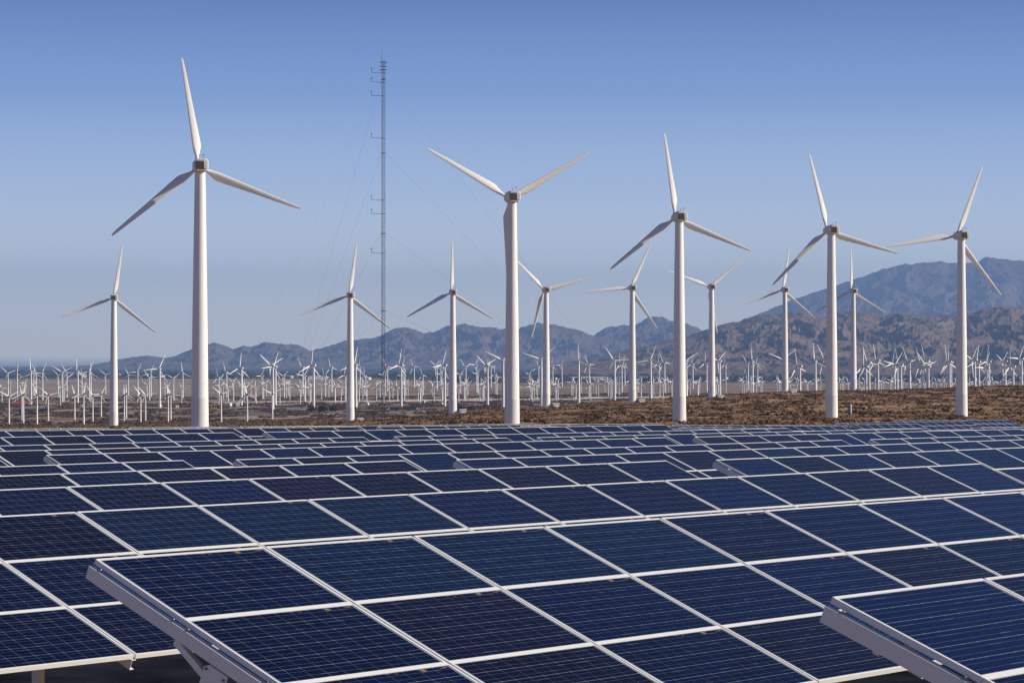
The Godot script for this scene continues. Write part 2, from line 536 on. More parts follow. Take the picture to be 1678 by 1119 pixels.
func bush_mesh(seed_: int, faces: int, leaf: float, squat: float) -> ArrayMesh:
	# leaf-sized faces spread through a low uneven dome, one metre wide
	var r := RandomNumberGenerator.new()
	r.seed = seed_
	var st := sheet()
	st.set_smooth_group(-1)
	for i in faces:
		var a := r.randf() * TAU
		var e := asin(r.randf())
		var k := pow(r.randf(), 0.4) * r.randf_range(0.75, 1.1) * 0.5
		var c := Vector3(cos(a) * cos(e) * k, sin(e) * k * 2.0 * squat + 0.02, sin(a) * cos(e) * k)
		var n := (c + Vector3(r.randf_range(-0.4, 0.4), r.randf_range(-0.2, 0.5), r.randf_range(-0.4, 0.4))).normalized()
		var x := n.cross(Vector3(r.randf_range(-1, 1), r.randf_range(-1, 1), r.randf_range(-1, 1))).normalized()
		var y := n.cross(x)
		var s := leaf * r.randf_range(0.6, 1.3)
		tri(st, c - x * s, c + y * s * 1.5, c + x * s)
		tri(st, c - x * s, c + x * s, c - y * s * 0.9)
	return done(st)

func scatter(called: String, label: String, category: String, mesh: Mesh, mat: Material, places: Array) -> void:
	var mm := MultiMesh.new()
	mm.transform_format = MultiMesh.TRANSFORM_3D
	mm.mesh = mesh
	mm.instance_count = places.size()
	for i in places.size():
		mm.set_instance_transform(i, places[i])
	var o := MultiMeshInstance3D.new()
	o.name = numbered(called)
	o.multimesh = mm
	o.material_override = mat
	o.set_meta("kind", "stuff")
	o.set_meta("label", label)
	o.set_meta("category", category)
	add_child(o)

func plant_at(x: float, d: float, wide: float, tall: float) -> Transform3D:
	return Transform3D(Basis(Vector3.UP, rng.randf() * TAU).scaled(Vector3(wide, tall, wide)), Vector3(x, ground(x, d) - 0.05 * tall, -d))

func leaf_material(r: float, g: float, b: float) -> StandardMaterial3D:
	var m := matte(r, g, b, 0.95, 0.2)
	m.cull_mode = BaseMaterial3D.CULL_DISABLED
	return m

func valley() -> void:
	var wash := structure("dry_wash", strip([[-470, 3960], [-250, 4010], [60, 3990], [420, 4030], [560, 4000]], 210.0, 0.25), matte(0.66, 0.56, 0.46, 1.0, 0.1))
	wash.set_meta("label", "pale sandy wash across the plain")
	structure("highway", strip([[-900, 2985], [-300, 3000], [120, 3010], [600, 3040]], 26.0, 0.3), matte(0.06, 0.06, 0.065, 0.9, 0.2))
	var track := []
	for t in MID:
		track.append([t[0] - 6.0, t[1] - 16.0])
	structure("dirt_track", strip(track.slice(2), 9.0, 0.12), matte(0.40, 0.31, 0.22, 1.0, 0.1))
	# orchards, tamarisk rows and town trees on the valley floor
	var trees := []
	for i in 5200:
		var d := 8200.0 * pow(2.3, rng.randf())
		var u := rng.randf_range(-0.24, 0.24)
		if u < -0.05 and d < 10000.0 or patch.get_noise_2d(u * d * 0.3, d * 0.3) < 0.0:
			continue
		var w := rng.randf_range(10.0, 34.0)
		trees.append(plant_at(u * d, d, w, w * rng.randf_range(0.45, 0.8)))
	scatter("valley_woodland", "dark trees filling the valley floor below the mountains", "woodland", bush_mesh(61, 40, 0.17, 0.8), leaf_material(0.05, 0.058, 0.04), trees)
	var white := matte(0.72, 0.69, 0.64, 0.8, 0.3)
	var pale := matte(0.55, 0.45, 0.36, 0.8, 0.3)
	var tiles := matte(0.34, 0.20, 0.14, 0.8, 0.3)
	var town := [[-1980, 11400, 90, 12], [-1910, 12100, 60, 9], [-1560, 11000, 70, 8], [-930, 10300, 60, 9], [-760, 9800, 80, 9], [-560, 9400, 60, 8], [-330, 9200, 70, 9], [-240, 9000, 50, 8], [-60, 9100, 90, 9], [30, 8800, 60, 8], [110, 9000, 100, 9], [260, 8900, 120, 10], [330, 9300, 80, 9], [420, 9100, 140, 10], [540, 9000, 110, 10], [640, 9400, 70, 9], [760, 9200, 60, 8], [900, 9500, 80, 9]]
	for i in town.size():
		var b: Array = town[i]
		var y := ground(b[0], b[1])
		var o := thing("warehouse", "pale low building in the far valley, %s from left" % ordinal(i + 1), "building", Transform3D(Basis(Vector3.UP, rng.randf_range(-0.3, 0.3)), Vector3(b[0], y, -b[1])), "buildings in the far valley")
		var st := sheet()
		box(st, Vector3(0, b[3] / 2.0 - 1.0, 0), Vector3(b[2], b[3] + 2.0, 40.0))
		part("wall", done(st), white if i % 3 else pale, o)
		st = sheet()
		var w: float = b[2] / 2.0 + 1.0
		var ring := []
		for z in [-21.0, 21.0]:
			ring.append([Vector3(-w, b[3], z), Vector3(w, b[3], z), Vector3(w, b[3] + 0.6, z), Vector3(0, b[3] + 3.5, z), Vector3(-w, b[3] + 0.6, z)])
		loft(st, ring, false)
		part("roof", done(st), tiles if i % 4 == 2 else white, o)

# ---------------------------------------------------------------- solar racks
func channel(length: float, depth: float, flange: float, wall: float) -> ArrayMesh:
	# a C section along +z, its web on the -x side, top at y = 0
	var st := sheet()
	box(st, Vector3(wall / 2, -depth / 2, length / 2), Vector3(wall, depth, length))
	box(st, Vector3(wall + flange / 2, -wall / 2, length / 2), Vector3(flange, wall, length - 0.002))
	box(st, Vector3(wall + flange / 2, -depth + wall / 2, length / 2), Vector3(flange, wall, length - 0.002))
	return done(st)

func panel_meshes() -> Dictionary:
	var fl := 0.020
	var dp := 0.04
	var st := sheet()
	box(st, Vector3(PANEL_X / 2, -dp / 2, fl / 2), Vector3(PANEL_X, dp, fl))
	box(st, Vector3(PANEL_X / 2, -dp / 2, PANEL_Z - fl / 2), Vector3(PANEL_X, dp, fl))
	var fs := 0.016
	box(st, Vector3(fs / 2, -dp / 2 - 0.0004, PANEL_Z / 2), Vector3(fs, dp - 0.0008, PANEL_Z - 2 * fl))
	box(st, Vector3(PANEL_X - fs / 2, -dp / 2 - 0.0004, PANEL_Z / 2), Vector3(fs, dp - 0.0008, PANEL_Z - 2 * fl))
	var out := {"frame": done(st), "cells": [], "back": null, "far": []}
	st = sheet()
	box(st, Vector3(PANEL_X / 2, -0.0065, PANEL_Z / 2), Vector3(PANEL_X - 2 * fs, 0.005, PANEL_Z - 2 * fl))
	var p := CELL
	var gap := 0.0042
	var bz := (PANEL_Z - 6 * p) / 2
	for j in 6:
		for b in [0.3, 0.7]:       # silver busbars, soldered in short runs
			var x := (PANEL_X - 10 * p) / 2
			while x < PANEL_X - (PANEL_X - 10 * p) / 2:
				var run := minf(rng.randf_range(0.03, 0.2), PANEL_X - 0.03 - x)
				var w := rng.randf_range(0.0001, 0.00025) if rng.randf() < 0.95 else rng.randf_range(0.001, 0.0022)
				box(st, Vector3(x + run / 2, -0.0024, bz + (j + b) * p), Vector3(run, 0.0006, w))
				x += run
	out.back = done(st)
	st = sheet()
	st.set_smooth_group(-1)
	for i in 9:                    # dust caught under the upper frame
		var x := PANEL_X - 0.04 - pow(rng.randf(), 1.6) * 0.7
		var z := 0.034 + rng.randf() * 0.035
		var l := rng.randf_range(0.02, 0.09)
		var h := rng.randf_range(0.002, 0.006)
		quad(st, Vector3(x, -0.0018, z), Vector3(x + l * 0.6, -0.0018, z - h * 0.4), Vector3(x + l, -0.0018, z + h), Vector3(x + l * 0.3, -0.0018, z + h * 1.3))
	out.dust = done(st)
	st = sheet()
	box(st, Vector3(0, -0.012, 1.5), Vector3(0.009, 0.008, 2.99))
	out.strip = done(st)
	var mx := (PANEL_X - 10 * p) / 2
	var mz := (PANEL_Z - 6 * p) / 2
	for v in 4:
		st = sheet()
		for i in 10:
			for j in 6:
				one_cell(st, Vector3(mx + i * p, -0.003, mz + j * p), p, gap)
		out.cells.append(done(st))
	out.single = []
	for v in 12:
		st = sheet()
		one_cell(st, Vector3.ZERO, p, gap)
		out.single.append(done(st))
	return out

func one_cell(st: SurfaceTool, at: Vector3, p: float, gap: float) -> void:
	st.set_smooth_group(-1)
	var tone := rng.randf_range(0.72, 1.15)
	st.set_color(Color(tone, tone, tone * rng.randf_range(0.92, 1.08)))
	var x0 := at.x + gap / 2
	var z0 := at.z + gap / 2
	var x1 := x0 + p - gap
	var z1 := z0 + p - gap
	var a := rng.randi_range(0, 4) / 5.0
	var b := rng.randi_range(0, 2) / 3.0
	var c := 0.004       # clipped corners
	var ring := [Vector3(x0 + c, at.y, z0), Vector3(x1 - c, at.y, z0), Vector3(x1, at.y, z0 + c), Vector3(x1, at.y, z1 - c), Vector3(x1 - c, at.y, z1), Vector3(x0 + c, at.y, z1), Vector3(x0, at.y, z1 - c), Vector3(x0, at.y, z0 + c)]
	var uv := []
	for q in ring:
		uv.append(Vector2(a + (q.x - x0) / p / 5.0, b + (q.z - z0) / p / 3.0))
	for k in range(1, 7):
		for m in [0, k, k + 1]:
			st.set_uv(uv[m])
			st.add_vertex(ring[m])

func rack(called: String, label: String, top_left: Vector3, right_drop: float, detail: int, pm: Dictionary, open_cells: Array) -> void:
	# top_left: the upper left corner of the panels' upper face; right_drop: how far the rack's far end lies lower
	var az := deg_to_rad(ROW_AZ)
	var tilt := deg_to_rad(TILT)
	var len_ := RACK * PITCH_X
	var r := Vector3(cos(az) * len_, -right_drop, -sin(az) * len_).normalized()
	var dn := Vector3(sin(az) * cos(tilt), -sin(tilt), cos(az) * cos(tilt))
	dn = (dn - r * dn.dot(r)).normalized()
	var slope := Transform3D(Basis(r, dn.cross(r), dn), top_left)
	var mid := slope * Vector3(len_ / 2, 0, 1.5)
	var foot := Transform3D(Basis(Vector3.UP, az), Vector3(mid.x, ground(mid.x, -mid.z), mid.z))
	var root := thing(called, label, "solar rack", foot, "racks of solar panels")
	var local := foot.affine_inverse() * slope
	for j in 3:
		for i in RACK:
			var at := local * Transform3D(Basis(), Vector3(i * PITCH_X + 0.013, rng.randf_range(-0.0015, 0.0015), j * PITCH_Z + 0.002))
			var pick := rng.randi_range(0, 6)
			if rng.randf() < 0.35:
				pick = [0, 6, 3][rng.randi_range(0, 2)]
			var frame := part("solar_panel", pm.frame, M.frame, root, at)
			part("backsheet", pm.back, M.back, frame)
			if open_cells.has(Vector2i(i, j)):
				for a in 10:
					for b in 6:
						part("solar_cell", pm.single[rng.randi_range(0, 11)], M.cells[pick], frame, Transform3D(Basis(), Vector3((PANEL_X - 10 * CELL) / 2 + a * CELL, -0.003, (PANEL_Z - 6 * CELL) / 2 + b * CELL)))
			else:
				part("cells", pm.cells[rng.randi_range(0, 3)], M.cells[pick], frame).set_meta("kind", "stuff")
			if detail == 2 and rng.randf() < 0.7:
				part("dust_streak", pm.dust, M.dust, frame).set_meta("kind", "stuff")
	if detail == 2:
		for i in range(1, RACK):
			part("joint_strip", pm.strip, M.frame, root, local * Transform3D(Basis(), Vector3(i * PITCH_X, 0, 0)))
	var beams := range(0, RACK + 1) if detail == 2 else [0, 7, RACK]
	for i in beams:
		var x: float = i * PITCH_X - 0.03 if i == 0 else (i * PITCH_X - 0.02 if i < RACK else i * PITCH_X - 0.04)
		var beam := part("rafter", pm.rafter, M.steel, root, local * Transform3D(Basis(), Vector3(x, -0.052, 0.0)))
		if i == 0 and detail == 2:
			for z in [0.11, 0.92, 1.08, 1.9, 2.1, 2.88]:
				part("bolt", pm.bolt, M.bolt, beam, Transform3D(Basis(), Vector3(0.016, 0.006, z)))
	for z in [0.35, 2.6]:
		part("purlin", pm.purlin, M.steel, root, local * Transform3D(Basis(), Vector3(0.02, -0.16, z)))
	for i in [0, 2, 4, 6, 8, 10, 12, 14]:
		var head := slope * Vector3(i * PITCH_X, -0.16, 1.62)
		var base := ground(head.x, -head.z) - 0.3
		var st := sheet()
		box(st, Vector3(0, (base - head.y) / 2 - 0.12, 0), Vector3(0.06, head.y - base - 0.24, 0.11))
		part("post", done(st), M.steel, root, foot.affine_inverse() * Transform3D(Basis(Vector3.UP, az), head))
		if detail == 2:
			var b := part("bracket_plate", pm.plate, M.steel, root, local * Transform3D(Basis(), Vector3(i * PITCH_X - 0.035, -0.155, 1.33)))
			for q in [[0.03, -0.035], [0.21, -0.035]]:
				part("bolt", pm.bolt, M.bolt, b, Transform3D(Basis(Vector3(0, 0, 1), PI / 2), Vector3(-0.004, q[1], q[0])))
			part("brace", pm.brace, M.steel, root, local * Transform3D(Basis(Vector3.RIGHT, deg_to_rad(15.0)), Vector3(i * PITCH_X - 0.005, -0.15, 0.98)))

func plate_mesh() -> ArrayMesh:
	# a bolted plate with a round hole, in the y-z plane
	var w := 0.24
	var h := 0.34
	var c := Vector2(0.10, -0.13)
	var rad := 0.022
	var st := sheet()
	st.set_smooth_group(-1)
	var n := 16
	var inner := []
	var outer := []
	for i in n:
		var a := TAU * i / n
		var d := Vector2(cos(a), sin(a))
		inner.append(c + d * rad)
		var k := INF
		if d.x > 0.001: k = minf(k, (w - c.x) / d.x)
		if d.x < -0.001: k = minf(k, -c.x / d.x)
		if d.y > 0.001: k = minf(k, -c.y / d.y)
		if d.y < -0.001: k = minf(k, (-h - c.y) / d.y)
		outer.append(c + d * k)
	for i in n:
		var j := (i + 1) % n
		for x in [0.0, 0.006]:
			var q := []
			for e in [inner[i], inner[j], outer[j], outer[i]]:
				q.append(Vector3(x, e.y, e.x))
			if x == 0.0:
				quad(st, q[0], q[1], q[2], q[3])
			else:
				quad(st, q[3], q[2], q[1], q[0])
		quad(st, Vector3(0, outer[i].y, outer[i].x), Vector3(0, outer[j].y, outer[j].x), Vector3(0.006, outer[j].y, outer[j].x), Vector3(0.006, outer[i].y, outer[i].x))
		quad(st, Vector3(0, inner[j].y, inner[j].x), Vector3(0, inner[i].y, inner[i].x), Vector3(0.006, inner[i].y, inner[i].x), Vector3(0.006, inner[j].y, inner[j].x))
	return done(st)

func racks() -> void:
	var pm := panel_meshes()
	pm.rafter = channel(3.0, 0.095, 0.045, 0.004)
	var st := sheet()
	box(st, Vector3(RACK * PITCH_X / 2, 0, 0), Vector3(RACK * PITCH_X - 0.04, 0.05, 0.04))
	pm.purlin = done(st)
	pm.brace = channel(0.62, 0.05, 0.04, 0.004)
	pm.plate = plate_mesh()
	pm.bolt = lathe([[0.012, 0.0], [0.012, 0.004], [0.0085, 0.004], [0.0085, 0.013], [0.006, 0.016]], 6, false)
	var az := deg_to_rad(ROW_AZ)
	var along := Vector2(cos(az), sin(az))
	var back := Vector2(-sin(az), cos(az))
	# the front block: ten rows, racks 24.7 m apart along a row
	var origin := Vector2(-2.94, 17.67) - back * ROW_STEP
	var todo := []
	var tops := [-1.28, -1.38, -1.49, -1.60, -1.75, -1.90, -1.95, -2.08, -2.17, -2.13]
	for n in 10:
		for c in range(-1, 3):
			if n < 2 and c < 0:
				continue
			var s := 24.69 * c
			var p: Vector2 = origin + along * s + back * ROW_STEP * n
			var q: Vector2 = p + along * RACK * PITCH_X
			var drop := 0.09 + 0.05 * c
			var y: float = tops[n] - 0.10 * c - (0.02 * c * c if c > 0 else 0.0)
			todo.append({"p": p, "q": q, "y": y, "drop": drop, "row": n, "col": c, "block": 0})
	# the rear block beyond the service road
	for n in range(-6, 6):
		for c in range(-1, 7):
			var p: Vector2 = Vector2(-6.66, 124.0) + along * (24.69 * c) + back * 9.2 * n
			var q: Vector2 = p + along * RACK * PITCH_X
			if n > [2, 2, 3, 3, 4, 5, 5, 5][c + 1] or c < 0 and n < 0 or c > 0 and (n + c) % 2 != 0:
				continue
			var y := ground(p.x, p.y) - EYE + 1.93
			var y2 := ground(q.x, q.y) - EYE + 1.93
			todo.append({"p": p, "q": q, "y": y, "drop": y - y2, "row": n, "col": c, "block": 1})
	var shown := []
	for t in todo:
		if t.p.y < 5.0 and t.q.y < 5.0:
			continue
		var lo := INF
		var hi := -INF
		for k in 5:
			var m: Vector2 = t.p.lerp(t.q, k / 4.0) - back * 1.5
			if m.y > 4.0:
				lo = minf(lo, m.x / m.y)
				hi = maxf(hi, m.x / m.y)
		if lo < (0.3 if t.row == 0 and t.block == 0 else 0.225) and hi > -0.225 and t.q.y > 8.0:
			shown.append(t)
	var rows := {}
	for t in shown:
		var key: int = t.block * 1000 + t.row
		if not rows.has(key):
			rows[key] = []
		rows[key].append(t)
	var count := [0, 0]
	var keys := rows.keys()
	keys.sort()
	for key in keys:
		var list: Array = rows[key]
		list.sort_custom(func(a, b): return a.p.x / maxf(a.p.y, 1.0) < b.p.x / maxf(b.p.y, 1.0))
		var bl: int = list[0].block
		count[bl] += 1
		for k in list.size():
			var t: Dictionary = list[k]
			var label := "blue solar panel rack in the %s row of the %s block" % [ordinal(count[bl]), "front" if bl == 0 else "rear"]
			if list.size() > 1:
				label += ", %s from left" % ordinal(k + 1)
			if bl == 0 and t.row == 0 and t.col == 0:
				label = "nearest blue solar panel rack with grey end beam, cutting the lower right corner"
			elif bl == 0 and t.row == 1 and t.col == 0:
				label = "large blue solar panel rack in front, grey end beam and bracket at lower left"
			# in the nearest racks the cells of the five largest panels are single pieces
			var open_cells := []
			if bl == 0 and t.col == 0 and t.row < 4:
				open_cells = [[Vector2i(0, 0), Vector2i(1, 0), Vector2i(0, 1)], [Vector2i(0, 0), Vector2i(1, 0), Vector2i(1, 1), Vector2i(2, 1), Vector2i(2, 0)], [Vector2i(3, 0), Vector2i(4, 0), Vector2i(5, 0), Vector2i(6, 0), Vector2i(7, 0)], [Vector2i(6, 0), Vector2i(7, 0), Vector2i(8, 0), Vector2i(9, 0), Vector2i(10, 0)]][t.row]
			rack("solar_rack", label, Vector3(t.p.x, t.y + EYE, -t.p.y), t.drop, 2 if bl == 0 and t.row < 4 else 1, pm, open_cells)

# ---------------------------------------------------------------- turbines
func blade_mesh(length: float, broad := 1.0) -> ArrayMesh:
	# along +y from the hub's middle; trailing edge towards +x, rear face towards +z
	var st := sheet()
	var rings := []
	for s in [[0.022, 0.030, 0.030, 0.0, 0.5], [0.075, 0.032, 0.030, 4.0, 0.48], [0.12, 0.052, 0.026, 14.0, 0.40], [0.17, 0.078, 0.022, 16.0, 0.33], [0.20, 0.084, 0.0195, 14.0, 0.31], [0.26, 0.079, 0.0165, 11.0, 0.30], [0.40, 0.066, 0.0125, 7.0, 0.30], [0.55, 0.054, 0.0095, 4.5, 0.30], [0.70, 0.044, 0.0072, 2.5, 0.30], [0.85, 0.034, 0.0052, 1.0, 0.30], [0.95, 0.026, 0.0038, 0.0, 0.30], [0.985, 0.019, 0.0028, 0.0, 0.33], [1.0, 0.008, 0.0015, 0.0, 0.40]]:
		var chord: float = s[1] * length * broad
		var thick: float = s[2] * length
		var tw := deg_to_rad(s[3] + 6.0)
		var ring := []
		for i in 14:
			var a := TAU * i / 14
			var cx := cos(a) * 0.5 + 0.5            # 0 leading, 1 trailing
			var half := sin(a) * 0.5
			if s[0] > 0.1:
				half *= 1.25 * pow(maxf(1.0 - cx, 0.0), 0.35) if cx > 0.3 else 1.15
			var x: float = (cx - s[4]) * chord
			var z := half * thick
			ring.append(Vector3(x * cos(tw) - z * sin(tw), s[0] * length, -x * sin(tw) - z * cos(tw)))
		rings.append(ring)
	loft(st, rings)
	return done(st)

func nacelle_mesh() -> ArrayMesh:
	# an eight-sided housing tapering to the rotor at -z
	var st := sheet()
	var rings := []
	for s in [[3.3, 0.90], [3.05, 1.0], [-1.6, 1.0], [-2.6, 0.88], [-3.0, 0.66]]:
		var w: float = 1.5 * s[1]
		var up: float = 1.35 * s[1]
		var lo: float = -1.3 * s[1]
		var b: float = 0.55 * s[1]
		var ring := []
		for q in [[w, lo + b], [w, up - b], [w - b, up], [-w + b, up], [-w, up - b], [-w, lo + b], [-w + b, lo], [w - b, lo]]:
			ring.append(Vector3(q[0], q[1], s[0]))
		rings.append(ring)
	rings.reverse()
	loft(st, rings, false)
	return done(st)

func turbine_kit() -> Dictionary:
	var k := {}
	k.tower = lathe([[1.78, 6.9], [1.62, 22.0], [1.38, 38.0], [1.13, 54.65]], 40)
	k.tower_far = lathe([[1.9, -1.5], [1.78, 6.9], [1.62, 22.0], [1.38, 38.0], [1.13, 54.65]], 16)
	k.skirt = lathe([[1.90, -1.5], [1.80, 6.88]], 40)
	k.flange = lathe([[1.815, 0.0], [1.815, 0.16]], 40)
	k.base = lathe([[2.6, -1.5], [2.6, 0.25]], 32)
	k.nacelle = nacelle_mesh()
	var st := sheet()
	box(st, Vector3(-0.38, -0.05, 3.31), Vector3(1.7, 1.75, 0.12))
	k.vent = done(st)
	st = sheet()
	for i in 6:
		box(st, Vector3(-0.38, -0.7 + i * 0.26, 3.39), Vector3(1.56, 0.06, 0.06))
	k.louvre = done(st)
	st = sheet()
	box(st, Vector3(0.85, -0.1, 3.34), Vector3(0.62, 1.35, 0.2))
	k.door = done(st)
	st = sheet()
	box(st, Vector3(0.1, 1.42, 0.6), Vector3(1.1, 0.18, 1.8))
	k.hatch = done(st)
	st = sheet()
	rod(st, Vector3(0.5, 1.3, 2.6), Vector3(0.5, 2.2, 2.6), 0.05, 0.03, 6)
	rod(st, Vector3(-0.4, 1.3, 2.6), Vector3(-0.4, 2.0, 2.6), 0.05, 0.03, 6)
	box(st, Vector3(0.5, 2.2, 2.6), Vector3(0.4, 0.16, 0.1))
	box(st, Vector3(-0.4, 2.05, 2.6), Vector3(0.3, 0.1, 0.3))
	k.vane = done(st)
	st = sheet()
	var rings := []
	for s in [[-3.0, 0.95], [-3.4, 1.15], [-4.3, 1.15], [-4.9, 0.85], [-5.2, 0.4], [-5.28, 0.06]]:
		rings.append(circle(Vector3(0, 0, s[0]), Vector3(s[1], 0, 0), Vector3(0, s[1], 0), 20))
	loft(st, rings)
	k.hub = done(st)
	k.blade = blade_mesh(23.5)
	# short machines: 24 m tubular tower, 9 m blades
	k.short_tower = lathe([[0.85, -1.0], [0.82, 0.5], [0.62, 14.0], [0.5, 23.3]], 12)
	st = sheet()
	rings = []
	for s in [[2.2, 0.5], [2.0, 0.72], [-0.8, 0.78], [-1.3, 0.6]]:
		rings.append(circle(Vector3(0, 0, s[0]), Vector3(s[1], 0, 0), Vector3(0, s[1], 0), 8))
	rings.reverse()
	loft(st, rings, false)
	k.short_nacelle = done(st)
	st = sheet()
	rings = []
	for s in [[-1.3, 0.5], [-2.1, 0.5], [-2.6, 0.1]]:
		rings.append(circle(Vector3(0, 0, s[0]), Vector3(s[1], 0, 0), Vector3(0, s[1], 0), 8))
	loft(st, rings)
	k.short_hub = done(st)
	k.short_blade = blade_mesh(10.0, 1.75)
	return k

func make_turbine(k: Dictionary, fine: bool, far := false) -> Node3D:
	var o := Node3D.new()
	var tw := part("tower", k.tower_far if far else k.tower, M.tower, o)
	if fine:
		part("lower_section", k.skirt, M.tower_base, tw)
		part("flange", k.flange, M.tower_base, tw, Transform3D(Basis(), Vector3(0, 6.82, 0)))
		part("foundation", k.base, M.concrete, o)
	var n := part("nacelle", k.nacelle, M.nacelle, o, Transform3D(Basis(), Vector3(0, 56, 0)))
	if fine:
		var v := part("vent", k.vent, M.vent, n)
		v.name = "vent"
		part("louvre", k.louvre, M.dark_metal, n)
		part("service_door", k.door, M.nacelle, n)
		part("hatch", k.hatch, M.vent, n)
		part("wind_vane", k.vane, M.dark_metal, n)
	var h := part("hub", k.hub, M.nacelle, o, Transform3D(Basis(), Vector3(0, 56, 0)))
	for b in 3:
		part("blade", k.blade, M.blade, h, Transform3D(Basis(Vector3.BACK, TAU * b / 3.0), Vector3(0, 0, -3.85)))
	return o

func make_short(k: Dictionary) -> Node3D:
	var o := Node3D.new()
	part("tower", k.short_tower, M.tower, o)
	part("nacelle", k.short_nacelle, M.dark_metal, o, Transform3D(Basis(), Vector3(0, 24, 0)))
	var h := part("hub", k.short_hub, M.blade, o, Transform3D(Basis(), Vector3(0, 24, 0)))
	for b in 3:
		part("blade", k.short_blade, M.blade, h, Transform3D(Basis(Vector3.BACK, TAU * b / 3.0), Vector3(0, 0, -1.7)))
	return o

func place(proto: Node3D, called: String, label: String, category: String, group: String, x: float, d: float, high: float, own: float, phase: float, yaw: float) -> Node3D:
	# high: hub height wanted; own: the model's hub height. The whole machine scales, yawing as one
	var o: Node3D = proto.duplicate()
	o.name = numbered(called)
	add_child(o)
	var s := high / own
	o.transform = Transform3D(Basis(Vector3.UP, deg_to_rad(yaw)).scaled(Vector3(s, s, s)), Vector3(x, ground(x, d), -d))
	var h: Node3D = o.get_node("hub")
	h.basis = Basis(Vector3.BACK, deg_to_rad(phase - 90.0))
	tag(o, label, category, group)
	return o

func between(u: float) -> String:
	var marks := [[-0.1243, "the first big turbine"], [-0.0513, "the lattice mast"], [0.0, "the second big turbine"], [0.0667, "the third big turbine"], [0.1272, "the fourth big turbine"], [0.179, "the fifth big turbine"]]
	if u < marks[0][0]:
		return "left of the first big turbine"
	for i in marks.size() - 1:
		if u < marks[i + 1][0]:
			return "between %s and %s" % [marks[i][1].trim_suffix(" turbine") if i != 1 else marks[i][1], marks[i + 1][1]]
	return "right of the fifth big turbine"

func turbines() -> void:
	var k := turbine_kit()
	var fine := make_turbine(k, true)
	var big_labels := ["biggest white wind turbine, at left, its upper blade nearly upright", "big white wind turbine at centre with two blades raised like a Y", "big white wind turbine right of centre, third of the five big ones", "big white wind turbine, fourth of the five big ones, left of the hazy mountain", "rightmost of the five big white wind turbines, one blade pointing left"]
	for i in BIG.size():
		var t: Array = BIG[i]
		place(fine, "wind_turbine", big_labels[i], "wind turbine", "large wind turbines", t[0], t[1], t[2] + EYE - ground(t[0], t[1]), 56.0, t[3], t[4])
	for i in MID.size():
		var t: Array = MID[i]
		place(fine, "wind_turbine", "middle-distance white turbine, %s from left in its row of eight on the ridge" % ordinal(i + 1), "wind turbine", "middle row of wind turbines", t[0], t[1], t[2] + EYE - ground(t[0], t[1]), 56.0, t[3], t[4])
	var far := make_turbine(k, false, true)
	var tall := FAR.duplicate()
	tall.sort_custom(func(a, b): return a[0] / a[1] < b[0] / b[1])
	var seen := {}
	for t in tall:
		var where := between(t[0] / t[1])
		seen[where] = seen.get(where, 0) + 1
		place(far, "wind_turbine", "distant tall white turbine, %s from left %s" % [ordinal(seen[where]), where], "wind turbine", "distant tall wind turbines", t[0], t[1], t[2] + EYE - ground(t[0], t[1]), 56.0, t[3], t[4])
	# the crowd of short machines on the plain
	var short_list := []
	for t in SHORT:
		short_list.append(t)
	for row in [[3740.0, 46, 30.0], [3900.0, 48, 36.0], [4080.0, 52, 34.0], [4300.0, 54, 40.0], [4540.0, 54, 44.0], [4800.0, 50, 48.0]]:
		for i in row[1]:
			var u := lerpf(-0.225, 0.215, (i + rng.randf_range(0.1, 0.9)) / row[1])
			if rng.randf() < (0.6 if u < -0.11 else 0.0):
				continue
			var d: float = row[0] + rng.randf_range(-60.0, 60.0)
			short_list.append([u * d, d, 0.0, rng.randf_range(0.0, 120.0), rng.randf_range(8.0, 38.0)])
	short_list.sort_custom(func(a, b): return a[0] / a[1] < b[0] / b[1])
	var small := make_short(k)
	seen = {}
	for t in short_list:
		var u: float = t[0] / t[1]
		if absf(u) > 0.207:
			continue
		var where := between(u)
		seen[where] = seen.get(where, 0) + 1
		place(small, "short_wind_turbine", "short plain turbine, %s from left %s" % [ordinal(seen[where]), where], "wind turbine", "short wind turbines on the plain", t[0], t[1], 24.0, 24.0, t[3], t[4])
	fine.free()
	far.free()
	small.free()

